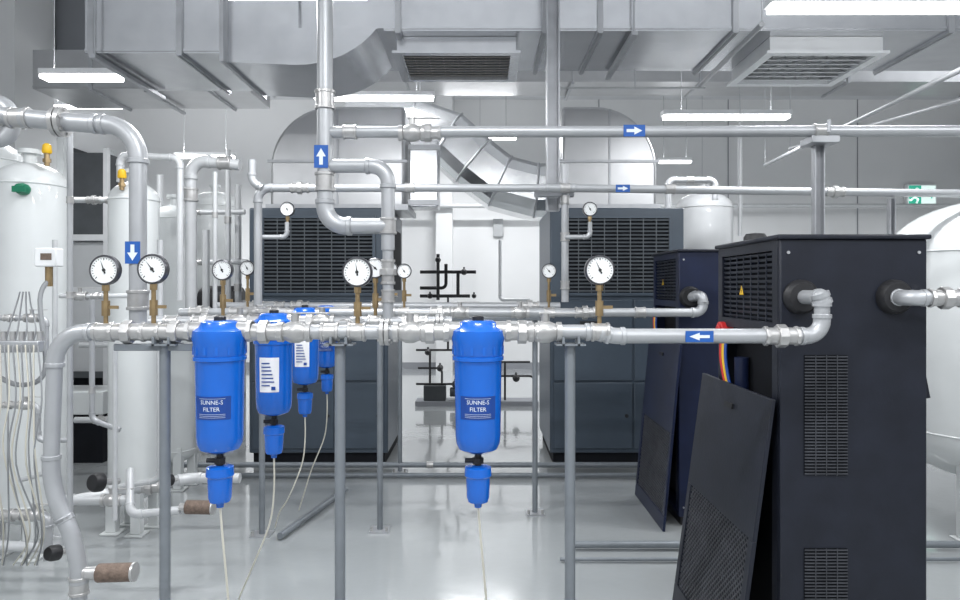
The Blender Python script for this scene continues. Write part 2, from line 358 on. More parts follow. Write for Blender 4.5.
# ---------------------------------------------------------------- slate dryers at back
def grille(b,c,u,v,n,w,h,nu,nv,bar,dep,tilt=True,vw=0.006):
    c=V(c);u=V(u);v=V(v);n=V(n)
    for j in range(nv):
        q=c+v*(-h/2+h*(j+.5)/nv)
        b.obox(q,u,(v+n*0.6) if tilt else v,(n-v*0.6) if tilt else n,w,h/nv*bar,dep)
    for i in range(1,nu):
        q=c+u*(-w/2+w*i/nu);b.obox(q+n*0.002,u,v,n,vw,h,dep)
def slate_dryer(x0,x1,y0,y1,h):
    e=thing('slate_air_dryer','large slate grey refrigerated air dryer cabinet with louvered top','air dryer',((x0+x1)/2,(y0+y1)/2,0),'slate air dryers')
    make('cabinet_body',B().box(x0,x1,y0,y1,0.10,h),'slate',e,bevel=0.012)
    make('plinth',B().box(x0+0.03,x1-0.03,y0+0.03,y1-0.03,0,0.10),'dark',e)
    w=x1-x0;gz0,gz1=h-0.72,h-0.09;mg=0.13
    make('dark_grille_sheet',B().box(x0+mg,x1-mg,y0-0.004,y0,gz0,gz1),'dark',e)  # flat near-black sheet, paints the shaded hollow behind the louvers
    g=B();grille(g,((x0+x1)/2,y0-0.016,(gz0+gz1)/2),XA,ZA,(0,-1,0),w-2*mg,gz1-gz0,8,20,0.45,0.005)
    make('louver_grille',g,'slat',e)
    g=B();t=0.025
    g.box(x0+mg-t,x1-mg+t,y0-0.02,y0,gz1,gz1+t).box(x0+mg-t,x1-mg+t,y0-0.02,y0,gz0-t,gz0)
    g.box(x0+mg-t,x0+mg,y0-0.02,y0,gz0,gz1).box(x1-mg,x1-mg+t,y0-0.02,y0,gz0,gz1)
    make('grille_frame',g,'slate',e)
    xm=x0+w*0.62
    for a,b_ in ((x0+0.03,xm-0.008),(xm+0.008,x1-0.03)):
        for z0,z1 in ((0.14,0.70),(0.715,gz0-0.06)):
            pnl=make('front_panel',B().box(a,b_,y0-0.014,y0,z0,z1),'slate',e,bevel=0.006)
            make('panel_latch',B().cyl((b_-0.05,y0-0.022,(z0+z1)/2),(b_-0.05,y0-0.014,(z0+z1)/2),0.016,seg=12),'blk',pnl)
    make('side_grille',B().box(x1,x1+0.006,y0+0.15,y1-0.15,h-0.7,h-0.15),'dark',e)
    make('control_panel',B().box(x0+0.25,x0+0.42,y0-0.022,y0-0.014,1.12,1.22),'blk',e)
slate_dryer(X(249,5.93),X(388,5.93),5.93,7.0,2.18)
slate_dryer(X(550,5.93),X(684,5.93),5.93,7.0,2.18)
# ---------------------------------------------------------------- navy dryers
def port(par,x,y0,z,r):
    g=B();g.lathe([(r*1.0,-0.035),(r*1.55,-0.035),(r*1.9,-0.02),(r*1.95,0.0),(r*1.0,0.0)],(x,y0,z),(0,1,0),24)
    make('pipe_port_seal',g,'blk',par)
def sticker(par,c,u,v,n,s):
    c=V(c);u=V(u);v=V(v);n=V(n)
    st=make('warning_sticker',B().prism([c+u*(-s)+v*(-s*.8),c+u*s+v*(-s*.8),c+v*s*.9],n*0.001),'yel',par,'yellow triangular warning sticker')
    make('sticker_mark',B().prism([c+n*0.0012+u*(s*a)+v*(s*b) for a,b in ((.05,.45),(-.2,-.12),(0,-.12),(-.05,-.6),(.22,.05),(.02,.05))],n*0.0006),'ink',st)
def navy_dryer(x0,x1,y0,y1,h,front=True,label=''):
    e=thing('navy_air_dryer',label,'air dryer',((x0+x1)/2,(y0+y1)/2,0),'navy air dryers')
    t=0.02;nm='navy' if front else 'navyb'
    g=B();g.box(x0,x1,y0,y0+t,0.06,h-0.012);g.box(x0+0.001,x1-0.001,y1-t,y1,0.06,h-0.012);g.box(x1-t,x1,y0+t,y1-t,0.06,h-0.012)
    g.box(x0,x1,y0+t,y1-t,0.06,0.09)
    make('cabinet_body',g,nm,e,bevel=0.005)
    make('top_cover',B().box(x0-0.012,x1+0.012,y0-0.012,y1+0.012,h-0.012,h+0.006),'navy',e,bevel=0.006)
    g=B();g.box(x0,x0+0.02,y0+t,y0+0.07,0.09,h-0.012).box(x0,x0+0.02,y1-0.06,y1-t,0.09,h-0.012)
    g.box(x0,x0+0.02,y0+0.07,y1-0.06,h-0.05,h-0.012).box(x0,x0+0.02,y0+0.07,y1-0.06,h-0.36,h-0.32)
    make('side_frame',g,nm,e)
    zc=(h-0.05+h-0.32)/2
    g=B();grille(g,(x0+0.01,(y0+y1)/2,zc),YA,ZA,(-1,0,0),y1-y0-0.13,0.27,7,13,0.5,0.004)
    make('side_louver',g,'nslat',e)
    make('dark_inner_sheet',B().box(x0+0.07,x0+0.08,y0+0.05,y1-0.05,0.12,h-0.05),'dark',e)  # near-black sheet standing in for the shade inside the open cabinet
    make('base_feet',B().box(x0+0.02,x0+0.08,y0+0.03,y1-0.03,0,0.06),'blk',e)
    make('base_feet',B().box(x1-0.08,x1-0.02,y0+0.03,y1-0.03,0,0.06),'blk',e)
    make('inner_vessel',B().cyl((x0+0.035,y1-0.2,0.3),(x0+0.035,y1-0.2,1.2),0.03),'navyb',e)
    if front:
        make('red_pressure_switch',B().cyl((x0-0.022,y1-0.08,h-0.385),(x0+.03,y1-0.08,h-0.385),0.044).cyl((x0-0.03,y1-0.08,h-0.385),(x0-0.022,y1-0.08,h-0.385),0.03),'red',e,bevel=0.004)
    for k,(c,o) in enumerate((('red',0.0),('yel',0.03),('dblue',0.06))):
        pts=[(x0-0.01,y1-0.08-o,h-0.40),(x0-0.02,y1-0.10-o,h-0.50),(x0-0.01,y1-0.13-o,h-0.62),(x0+0.02,y1-0.17-o,h-0.8)]
        make('wire',B().sweep(catmull(pts),0.007,8),c,e,c.replace('dblue','blue').replace('yel','yellow')+' wire')
    sticker(e,(x0-0.006,y0+0.36,h-0.20),(0,-1,0),ZA,(-1,0,0),0.022)
    if front:
        for (a,b_,z0,z1) in ((X(804,y0),X(847,y0),Z(475,y0),Z(355,y0)),(X(804,y0),X(847,y0),Z(672,y0),Z(548,y0))):
            make('vent_backing',B().box(a,b_,y0-0.003,y0,z0,z1),'dark',e)
            g=B();grille(g,((a+b_)/2,y0-0.006,(z0+z1)/2),XA,ZA,(0,-1,0),b_-a,z1-z0,4,38,0.40,0.002,False,0.003)
            make('vent_mesh',g,'gril',e,'punched dark metal vent slats')
    for zz in (0.12,h-0.06):
        for xx in (x0+0.03,x1-0.03):
            make('screw',B().cyl((xx,y0-0.004,zz),(xx,y0,zz),0.006,seg=8),'galv2',e)
    return e
A0,A1,Y0,Y1,HH=X(780,2.56),X(927,2.56),2.56,3.23,Z(236,2.56)
e=navy_dryer(A0,A1,Y0,Y1,HH,True,'dark navy air dryer cabinet with its side panel removed')
port(e,X(800,Y0),Y0,Z(297,Y0),0.033);port(e,X(893,Y0),Y0,Z(297,Y0),0.033)
make('side_strap',B().prism([(A1+.002,Y0+.05,Z(340,Y0)),(A1+.045,Y0+.05,Z(400,Y0)),(A1+.002,Y0+.05,Z(402,Y0))],(0,0.3,0)),'navy',e)
B0=1.25
e2=navy_dryer(B0,B0+0.62,4.4,5.05,Z(250,4.4),False,'dark navy air dryer cabinet standing behind another one')
port(e2,X(690,4.4),4.4,Z(297,4.4),0.035)
make('rubber_cap',B().lathe([(0.05,0),(0.05,0.03),(0.04,0.045),(0,0.05)],(A0+0.13,3.12,HH+0.006)).box(A0+0.13,A0+0.28,3.10,3.14,HH+0.006,HH+0.02),'blk',None,'black rubber cap lying on the dryer top',cat='cap')
def leaning(label,yA,yB,xb,xt,zt,m='navy'):
    e=thing('access_panel',label,'metal panel',(xb,(yA+yB)/2,0),'removed access panels')
    u=V((0,1,0));v=V((xt-xb,0,zt)).normalized();n=u.cross(v)
    if n.x>0:n=-n
    Lh=math.hypot(xt-xb,zt);w=yB-yA;o=V((xb,yA,0.002))
    def C(a,b):return o+u*a+v*b
    t=0.016;g=B();m0,m1=0.08*Lh,0.52*Lh
    bw=0.045
    g.obox(C(w/2,Lh*0.76),u,v,n,w,Lh*0.48,t)
    g.obox(C(w/2,m0/2),u,v,n,w,m0,t)
    g.obox(C(bw/2,(m0+m1)/2),u,v,n,bw,m1-m0,t).obox(C(w-bw/2,(m0+m1)/2),u,v,n,bw,m1-m0,t)
    make('panel_sheet',g,m,e,bevel=0.003)
    mw=w-2*bw;mh=m1-m0
    g=B();st=mw/12
    i=-int(mh/st)-2
    while i*st<mw+mh:
        for s in (1,-1):
            a0=i*st;t0=max(0,-a0);t1=min(mh,mw-a0)
            if t1>t0+0.002:
                pa=(a0+t0, t0 if s==1 else mh-t0);pb=(a0+t1, t1 if s==1 else mh-t1)
                qa=C(bw+pa[0],m0+pa[1]);qb=C(bw+pb[0],m0+pb[1]);dd=(qb-qa)
                g.obox((qa+qb)/2,dd,n.cross(dd),n,dd.length,0.006,0.004)
        i+=0.5
    make('expanded_mesh',g,'gril',e,'dark diamond mesh')
    make('mesh_backing',B().obox(C(w/2,(m0+m1)/2)-n*0.006,u,v,n,mw,mh,0.002),'dark',e)
    make('panel_handle',B().obox(C(w*0.5,Lh*0.92)+n*0.012,u,v,n,0.09,0.02,0.008),'blk',e)
leaning('removed navy dryer panel with mesh vent leaning on the cabinet',2.56,3.36,0.93,1.075,1.09)
leaning('removed navy panel with mesh leaning on the rear cabinet',4.30,5.08,1.13,1.235,1.15,'navyb')
# ---------------------------------------------------------------- vessels
def vessel(label,cx,cy,r,z0,z1,dome=0.5,m='white',nplate=True):
    e=thing('pressure_vessel',label,'tank',(cx,cy,0))
    dh=r*dome;pr=[];n=10
    for i in range(n+1):
        a=math.pi/2*i/n;pr.append((r*math.sin(a),z0+dh-dh*math.cos(a)))
    for i in range(n+1):
        a=math.pi/2*i/n;pr.append((r*math.cos(a),z1-dh+dh*math.sin(a)))
    make('vessel_shell',B().lathe(pr,(cx,cy,0),seg=48),m,e)
    for z in (z0+dh,z1-dh): make('weld_seam',B().ring((cx,cy,z),ZA,r,0.006,40),m,e)
    for k in range(4):
        a=k*math.pi/2+0.6
        c=V((cx+math.cos(a)*r*0.82,cy+math.sin(a)*r*0.82,0))
        ll=B().box(c.x-0.03,c.x+0.03,c.y-0.03,c.y+0.03,0.012,z0+dh*1.3).box(c.x-0.055,c.x+0.055,c.y-0.055,c.y+0.055,0,0.012)
        make('leg',ll,m,e,bevel=0.004)
    make('top_nozzle',B().cyl((cx,cy,z1-0.01),(cx,cy,z1+0.07),0.035).cyl((cx,cy,z1+0.05),(cx,cy,z1+0.075),0.06),m,e)
    if nplate: make('nameplate',B().box(cx-r*0.25,cx+r*0.25,cy-r*1.015,cy-r*0.96,z0+(z1-z0)*0.6,z0+(z1-z0)*0.6+r*0.35),'galv2',e)
    return e
vessel('large white air receiver tank with domed top',3.30,4.45,0.62,0.28,Z(198,4.4),dome=0.55,nplate=False)
vessel('grey receiver tank standing behind the dryers',X(704,7.6),7.6,0.30,0.3,Z(192,7.6),dome=0.6,m='greyv',nplate=False)
L1=vessel('white adsorption tower with green valve',X(30,4.0),4.0,0.19,0.16,Z(163,4.0),dome=0.7,nplate=False)
make('green_valve',B().lathe([(0.012,-0.04),(0.03,-0.03),(0.034,0),(0.026,0.03),(0,0.04)],P(22,189,3.8),(0,-1,0)).cyl(P(22,189,3.82),P(35,175,3.95),0.012).box(X(22,3.77)-.05,X(22,3.77)+.02,3.76,3.775,Z(192,3.77),Z(186,3.77)),'grn',L1)
vessel('slim white adsorption tower beside the pipework',X(134,4.35),4.35,0.145,0.18,Z(182,4.35),dome=0.8,nplate=False)
vessel('white adsorption tower behind the others',X(175,5.3),5.3,0.15,0.18,Z(205,5.3),dome=0.7,nplate=False)
vessel('white adsorption tower near the side wall',X(-12,4.6),4.6,0.2,0.2,Z(140,4.6),dome=0.7,nplate=False)
vessel('white storage tank standing by the side wall',X(215,7.6),7.6,0.28,0.2,Z(192,7.6),dome=0.6,nplate=False)
def safety(p):
    e=thing('safety_valve','brass safety valve with yellow cap','valve',p,'yellow capped safety valves')
    make('valve_body',B().cyl(p,p+V((0,0,0.07)),0.014).cyl(p+V((0,0,0.02)),p+V((0,0,0.04)),0.022,seg=6),'brass',e)
    make('valve_cap',B().lathe([(0.022,0.0),(0.026,0.01),(0.022,0.045),(0.012,0.055),(0,0.055)],p+V((0,0,0.07))),'yel',e,'yellow cap')
safety(P(122,190,4.2));safety(P(47,166,3.9))
# ---------------------------------------------------------------- gauges
def gauge(px,py,d,zb,r=0.05,ang=2.3):
    c=P(px,py,d);base=V((c.x,d,zb))
    e=thing('pressure_gauge','round white-faced pressure gauge with dark rim','gauge',base,'pressure gauges on the pipework')
    make('gauge_case',B().lathe([(0,0.026),(r*0.92,0.026),(r,0.02),(r,0),(r*0.9,-0.006),(r*0.88,0.0),(0,0.0)],c,(0,1,0),32),'rimm',e)
    dl=make('gauge_dial',B().cyl(c+V((0,-0.0012,0)),c+V((0,0.001,0)),r*0.87,seg=32),'dial',e)
    g=B()
    for k in range(21):
        a=math.radians(225-270*k/20);l=0.16 if k%5==0 else 0.09
        dr=V((math.cos(a),0,math.sin(a)));pp=V((-dr.z,0,dr.x))
        g.obox(c+V((0,-0.0016,0))+dr*r*(0.8-l/2),dr,pp,YA,r*l,r*(0.035 if k%5 else 0.055),0.0006)
    make('dial_scale',g,'ink',dl)
    a=ang;dr=V((math.cos(a),0,math.sin(a)));pp=V((-dr.z,0,dr.x));q=c+V((0,-0.003,0))
    g=B().prism([q-dr*r*0.25+pp*r*0.06,q-dr*r*0.25-pp*r*0.06,q+dr*r*0.68],(0,0.0008,0)).cyl(q+V((0,-0.001,0)),q+V((0,0.002,0)),r*0.11,seg=12)
    make('needle',g,'ink',e)
    g=B();zt=c.z-r;g.cyl((c.x,d+0.012,zb),(c.x,d+0.012,zt+0.005),0.008,seg=10)
    hh=zt-zb
    g.cyl((c.x,d+0.012,zt-0.02),(c.x,d+0.012,zt+0.004),0.013,seg=6)
    if hh>0.06:
        g.cyl((c.x,d+0.012,zb+hh*0.25),(c.x,d+0.012,zb+hh*0.62),0.014,seg=8)
    make('stem',g,'brass',e,'brass stem and cock')
    if hh>0.06: make('cock_handle',B().box(c.x+0.01,c.x+0.045,d+0.006,d+0.012,zb+hh*0.42,zb+hh*0.5),'brass',e)
D1,D2,D3,D4=2.4,3.1,4.3,4.65
HZ=Z(332,D1)
for px,py,d,a in ((104,270,D1,1.9),(152,269,D1,2.2),(600,270,D1,2.0),(357,272,D1,1.7),(375,268,D2,2.4),(222,270,D2,2.0),(247,268,D3,2.1),(390,269,D3,2.0),(404,271,D3,2.2),(549,271,D3,2.3)):
    gauge(px,py,d,HZ+0.02,0.052 if d<3 else 0.046,a)
# ---------------------------------------------------------------- filters
def filt(px,d,zc,lab,s=1.0,hose=True,paper=False):
    x=X(px,d);o=V((x,d,zc))
    e=thing('compressed_air_filter',lab,'air filter',V((x,d,zc-0.5*s)),'blue air filters under the headers')
    def L(pr):return [(a*s,b*s) for a,b in pr]
    g=B().lathe(L([(0,.04),(.05,.04),(.062,.034),(.07,.018),(.089,.006),(.092,-.02),(.088,-.035),(.086,-.075),(.084,-.08)]),o,seg=36)
    for k in range(14):
        a=k*2*math.pi/14;dr=V((math.cos(a),math.sin(a),0))
        g.obox(o+dr*0.0865*s+V((0,0,-0.06*s)),dr,(-dr.y,dr.x,0),ZA,0.004*s,0.010*s,0.028*s)
    make('filter_head',g,'blue',e,bevel=0)
    for sg in (-1,1):
        make('port_nipple',B().cyl(o+V((sg*.06*s,0,0.004)),o+V((sg*.112*s,0,0.004)),.031*s).cyl(o+V((sg*.098*s,0,.004)),o+V((sg*.112*s,0,.004)),.037*s,seg=8),'fit',e,'grey metal port nipple')
    make('filter_bowl',B().lathe(L([(.084,-.08),(.088,-.082),(.088,-.094),(.082,-.097),(.081,-.11),(.0775,-.35),(.075,-.378),(.066,-.398),(.045,-.409),(.02,-.412),(0,-.412)]),o,seg=36),'blue',e)
    make('indicator_cap',B().lathe(L([(.02,.038),(.02,.052),(.012,.056),(0,.056)]),o),'blk',e)
    make('drain_valve',B().cyl(o-V((0,0,.41*s)),o-V((0,0,.47*s)),.012*s).cyl(o-V((0,0,.43*s)),o-V((0,0,.45*s)),.02*s,seg=6).cyl(o+V((-.045*s,0,-.44*s)),o+V((.0,0,-.44*s)),.008*s),'blk',e)
    make('auto_drain',B().lathe(L([(0,-.456),(.03,-.456),(.045,-.462),(.047,-.490),(.042,-.496),(.041,-.512),(.039,-.565),(.034,-.58),(.014,-.586),(.012,-.60),(0,-.60)]),o,seg=28),'blue',e,'small blue auto drain bowl')
    def arc(z0,z1,w,rr,m,nm,par,off):
        bb=B();n=8;vs=[];
        for j in range(n+1):
            a=-w/2+w*j/n
            for z,rad in ((z0,rr(z0)),(z1,rr(z1))):
                vs.append(o+V((math.sin(a)*(rad+off),-math.cos(a)*(rad+off),z)))
        fs=[(2*j,2*j+2,2*j+3,2*j+1) for j in range(n)]
        return make(nm,bb.add(vs,fs),m,par)
    rr=lambda z:(.081+(z/s+.11)*(.0035/.24))*s
    if paper:
        lb=arc(-.30*s,-.15*s,1.1,rr,'paper','paper_label',e,0.001)
        g=B()
        for k in range(7):
            z=(-.175-.016*k)*s;g.box(x-.03*s,x+(.005+.004*(k*7%6))*s,d-rr(z)-0.003,d-rr(z)-0.002,z+zc-.002*s,z+zc+.003*s)
        g.box(x+.012*s,x+.03*s,d-rr(-.29*s)-.003,d-rr(-.29*s)-.002,zc-.29*s,zc-.275*s)
        make('label_print',g,'dblue',lb)
    else:
        up=.018*s
        lb=arc(-.306*s+up,-.228*s+up,1.6,rr,'dblue','brand_label',e,0.0012)
        g=B();g.text('SUNNE-S',.0195*s,(0,0,0),XA,ZA)
        for v_ in g.v: v_.z+=zc-.248*s+up
        k=B();k.text('FILTER',.0195*s,(0,0,0),XA,ZA)
        for v_ in k.v: v_.z+=zc-.271*s+up
        g.add(k.v,k.f)
        for zz,ww in ((-.236,.046),(-.288,.046),(-.2935,.046),(-.299,.046)):
            k=B()
            for q in range(8):
                k.box((-ww+2*ww*q/8)*s,(-ww+2*ww*(q+1)/8)*s,0,.0003,zc+zz*s+up,zc+zz*s+up+.0015*s)
            g.add(k.v,k.f)
        for v_ in g.v:
            R_=rr(v_.z-zc)+.0025;a=v_.x/R_;v_.x=x+R_*math.sin(a);v_.y=d-R_*math.cos(a)
        make('label_lettering',g,'sw',lb)
    if hose:
        zb=zc-.595*s
        pts=[(x,d,zb),(x+.01,d,zb-.12),(x+.03,d+.0,zb-.35),(x+.05,d-.02,0.12),(x+.12,d-.06,0.006),(x+.22,d-.1,0.006)]
        if hose=='l': pts=[(x,d,zb),(x,d,zb-.15),(x-.02,d,zb-.3),(x-.10,d,zb-.5),(x-.16,d+.02,0.12),(x-.2,d+.05,0.008)]
        make('drain_hose',B().sweep(catmull(pts),0.004,8),'hose',e,'pale translucent drain hose')
filt(220,D1,HZ,'blue air filter under the front header, dark blue label')
filt(478,D1,HZ,'blue air filter between unions on the front header')
filt(274,D2,HZ,'blue air filter with white paper data label',paper=True,hose='l')
filt(305,D3,HZ-.01,'blue air filter with paper label, half hidden by pipes',paper=True,s=1.05,hose='l')
filt(327,D4,HZ+.0,'smaller blue air filter on the rearmost header',s=0.92,hose='l')
# ---------------------------------------------------------------- headers
def hp(px,d=D1,z=None): return V((X(px,d),d,HZ if z is None else z))
RF=0.0255
pipe_run('front silver compressed air header ending in an elbow down',
  [hp(193),V((X(56,D1),D1,HZ)),P(50,490,D1),P(79,548,D1),P(79,612,D1)],RF,0.10,
  unions=[(hp(128),XA),(hp(175),XA)],coup=[(hp(104),XA),(hp(152),XA),(P(79,585,D1),ZA)])
pipe_run('silver compressed air header between two blue filters',[hp(248),hp(451)],RF,
  unions=[(hp(264),XA),(hp(430),XA)],coup=[(hp(357),XA),(hp(330),XA)],flanges=[(hp(385),XA)])
zr=Z(336,D1)
pipe_run('silver air pipe rising through an elbow into the navy dryer',
  [hp(505),hp(598),V((X(612,D1),D1-0.0,zr)),V((X(822,D1),D1,zr)),V((X(822,D1),D1,Z(299,2.5))),V((X(800,Y0),D1+0.0,Z(297,Y0)+0.0)),V((X(800,Y0),Y0-0.002,Z(297,Y0)))],RF,0.055,
  unions=[(hp(522),XA),(V((X(781,D1),D1,zr)),XA)],coup=[(hp(600),XA)],arrows=[(V((X(697,D1),D1,zr)),'l',0.095,0.038)])
pipe_run('silver outlet pipe leaving the navy dryer',[V((X(893,Y0),Y0-0.002,Z(297,Y0))),V((X(893,Y0),Y0-0.09,Z(298,Y0-0.09))),V((X(990,Y0),Y0-0.09,Z(298,Y0-0.09)))],RF,0.05,
  unions=[(V((X(945,2.47),Y0-0.09,Z(298,2.47))),XA)])
h2=lambda p:V((X(p,D2),D2,HZ))
pipe_run('silver middle header with many threaded fittings',[h2(150),h2(252)],0.025,unions=[(h2(205),XA)],coup=[(h2(222),XA),(h2(172),XA)])
pipe_run('silver middle header running between fittings',[h2(296),h2(452)],0.025,unions=[(h2(310),XA),(h2(415),XA)],coup=[(h2(375),XA)],flanges=[(h2(440),XA)])
pipe_run('short cross pipe joining two headers',[(X(345,2.75),D1+0.04,HZ),(X(345,2.75),D2-0.03,HZ)],0.024,coup=[((X(345,2.75),2.75,HZ),YA)])
h3=lambda p:V((X(p,D3),D3,HZ))
pipe_run('rear silver header turning up into the rear dryer',[h3(330),h3(703),V((X(703,D3),D3,Z(294,D3))),V((X(690,4.4),4.37,Z(297,4.4))),V((X(690,4.4),4.398,Z(297,4.4)))],0.027,0.05,unions=[(h3(440),XA),(h3(585),XA)],coup=[(h3(549),XA),(h3(404),XA),(h3(390),XA),(h3(640),XA)])
pipe_run('rear silver header behind the filters',[h3(180),h3(290)],0.027,unions=[(h3(200),XA),(h3(270),XA)],coup=[(h3(235),XA)])
h4=lambda p:V((X(p,D4),D4,HZ+0.03))
pipe_run('rearmost silver header with valves',[h4(215),h4(560)],0.026,unions=[(h4(255),XA),(h4(300),XA),(h4(530),XA)],coup=[(h4(280),XA)])
def ballvalve(p,ax=XA,r=0.033,c='fit',lever='fit'):
    p=V(p);a=V(ax)
    e=thing('ball_valve','stainless ball valve with lever handle','valve',p-V((0,0,r)),'ball valves on the headers')
    make('valve_body',B().lathe([(r*.8,-r*1.7),(r*1.05,-r*1.7),(r*1.05,-r*1.2),(r*.85,-r*1.1),(r*1.15,-r*.4),(r*1.15,r*.4),(r*.85,r*1.1),(r*1.05,r*1.2),(r*1.05,r*1.7),(r*.8,r*1.7)],p,a,16).cyl(p,p+V((0,0,r*1.9)),r*.4),c,e)
    make('lever',B().obox(p+V((0,0,r*1.95))+a*r*1.5,a,(0,1,0),ZA,r*4.2,r*.55,r*.18),lever,e,bevel=0.001)
for p in (h2(240),h2(322),h3(460),hp(295),hp(410),hp(545),h4(380),h3(255),h3(520)): ballvalve(p)
# ---------------------------------------------------------------- overhead pipes
E=3.1
pipe_run('tall silver drop pipe with blue arrow sticker ending in a loop',[V((X(325,E),E,ZC)),P(325,226,E),P(388,226,E)],0.035,0.09,
  coup=[(P(325,100,E),ZA),(P(325,182,E),ZA)],arrows=[(P(323,158,E),'u',0.062,0.10)])
pipe_run('silver branch pipe dropping to the header',[P(325,166,E),P(388,166,E),P(388,250,E)],0.030,0.075,coup=[(P(388,226,E),ZA)])
pipe_run('tapered silver pipe standing on the header',[P(388,250,E),P(388,322,E)],0.024,coup=[(P(388,296,E),ZA)],unions=[(P(388,272,E),ZA)])
pipe_run('long silver overhead pipe with blue arrow sticker',[P(325,132,E),P(1080,131,E)],0.025,
  unions=[(P(428,133,E),XA)],coup=[(P(350,132,E),XA),(P(820,131,E),XA)],arrows=[(P(633,132,E),'r',0.095,0.052)])
ballvalve(P(412,133,E-0.001),r=0.034)
G=4.2
pipe_run('long thin silver overhead pipe with arrow sticker',[P(258,305,G),P(258,188,G),P(560,188,G),P(1060,195,G)],0.024,0.07,
  unions=[(P(300,188,G),XA),(P(835,192,G),XA)],coup=[(P(410,188,G),XA),(P(565,188,G),XA),(P(670,189,G),XA)],arrows=[(P(622,189,G),'r',0.085,0.045)])
pipe_run('short silver stub pipe rising beside a drop pipe',[P(262,188,4.1),P(252,182,4.1),P(252,160,4.1)],0.022,0.05)
pipe_run('silver drop pipe feeding the rear header',[P(565,165,4.25),P(565,302,4.25)],0.022,coup=[(P(565,200,4.25),ZA),(P(565,285,4.25),ZA),(P(565,237,4.25),ZA)])
for px in (287,590):
    bx=258 if px<400 else 565
    pipe_run('small gauge branch pipe',[P(bx,237,4.22),P(px,237,4.22),P(px,222,4.22)],0.013,0.03)
    gauge(px,209,4.21,Z(224,4.21),0.044,2.1)
W=2.7
pipe_run('thick silver pipe turning down beside the towers with arrow sticker',[P(-60,108,W),P(60,122,W),P(138,126,W),P(138,326,W)],0.032,0.12,
  flanges=[(P(60,122,W),XA)],coup=[(P(138,300,W),ZA),(P(20,118,W),XA)],arrows=[(P(137,253,W),'d',0.058,0.085)],hang=[P(-10,114,W)])
pipe_run('silver manifold pipe with elbows above the towers',[P(-30,98,3.0),P(12,105,3.0),P(12,140,3.0),P(-30,140,3.0)],0.03,0.06,flanges=[(P(12,122,3.0),ZA)],hang=[P(-10,101,3.0)])
pipe_run('thin pale pipe descending from the thick pipe',[P(70,128,3.0),P(70,560,3.0)],0.012,coup=[(P(70,200,3.0),ZA),(P(70,295,3.0),ZA)])
pipe_run('silver riser pipe beside the rear tower',[P(240,165,4.6),P(191,160,4.6),P(191,310,4.6)],0.036,0.1,coup=[(P(191,195,4.6),ZA),(P(225,163,4.6),XA)],m='pipel')
pipe_run('pale thin riser pipe',[P(215,172,4.4),P(215,312,4.4)],0.014,m='pipel',coup=[(P(215,215,4.4),ZA)])
pipe_run('pale pipe looping above the white tower',[P(120,182,4.3),P(120,155,4.3),P(180,158,4.3),P(180,300,4.3)],0.02,0.05,m='pipel')
pipe_run('pale pipe beside the white tower running to the floor',[P(160,240,4.0),P(160,480,4.0),P(110,488,4.0)],0.016,0.05,m='pipel')
pipe_run('pale pipe along the tower bases',[P(75,500,3.9),P(190,478,4.3),P(240,478,4.3)],0.03,0.05,m='pipel',unions=[(P(150,487,4.13),V((1,0.1,0)))])
pipe_run('pale drain pipe with elbows near the floor',[P(-20,545,3.6),P(60,548,3.6),P(60,500,3.6),P(130,500,3.6)],0.026,0.05,m='pipel')
pipe_run('pale riser pipe on the white tower',[P(55,240,3.75),P(55,470,3.75),P(20,480,3.75)],0.014,0.04,m='pipel')
pipe_run('pale low pipe with silencer branch',[P(180,510,3.5),P(130,515,3.5),P(130,470,3.7)],0.02,0.05,m='pipel')
pipe_run('small silver cross pipe with valve on the tower',[P(-10,318,3.35),P(46,318,3.35),P(46,355,3.35)],0.013,0.03,unions=[(P(10,318,3.35),XA)])
pipe_run('small silver lower cross pipe on the tower',[P(-10,405,3.35),P(38,405,3.35),P(38,440,3.35),P(70,440,3.35)],0.013,0.03,unions=[(P(10,405,3.35),XA)],coup=[(P(56,440,3.35),XA)])
pipe_run('silver lower manifold pipe by the tower base',[P(-10,515,3.3),P(48,515,3.3),P(48,560,3.3)],0.02,0.04,unions=[(P(12,515,3.3),XA)])
pipe_run('silver vertical branch between the towers',[P(92,300,3.5),P(92,420,3.5),P(120,430,3.5)],0.013,0.03,unions=[(P(92,330,3.5),ZA)],coup=[(P(92,390,3.5),ZA)])
for p,r_ in ((P(32,318,3.35),.02),(P(26,405,3.35),.02),(P(80,296,3.3),.02),(P(112,500,3.6),.03),(P(34,515,3.3),.026)): ballvalve(p,r=r_)
for k,(px,dd,t0,t1,rr_) in enumerate(((160,6.4,175,420,.03),(228,6.2,150,330,.025),(238,6.6,185,430,.03),(206,6.0,230,470,.03))):
    pipe_run('pale vertical pipe near the side wall',[P(px,t0,dd),P(px,t1,dd)],rr_,m='pipel',coup=[(P(px,(t0+t1)/2-20,dd),ZA),(P(px,t1-20,dd),ZA)],group='pale pipes near the side wall')
for px0,px1,py,dd in ((70,150,200,5.6),(150,245,212,6.4),(150,248,262,6.3),(80,215,345,6.2),(150,245,395,6.2),(75,160,420,5.6)):
    pipe_run('pale horizontal pipe between the towers',[P(px0,py,dd),P(px1,py,dd)],0.024,m='pipel',coup=[(P((px0+px1)/2,py,dd),XA)],unions=[(P(px0*.7+px1*.3,py,dd),XA)],group='pale pipes between the towers')
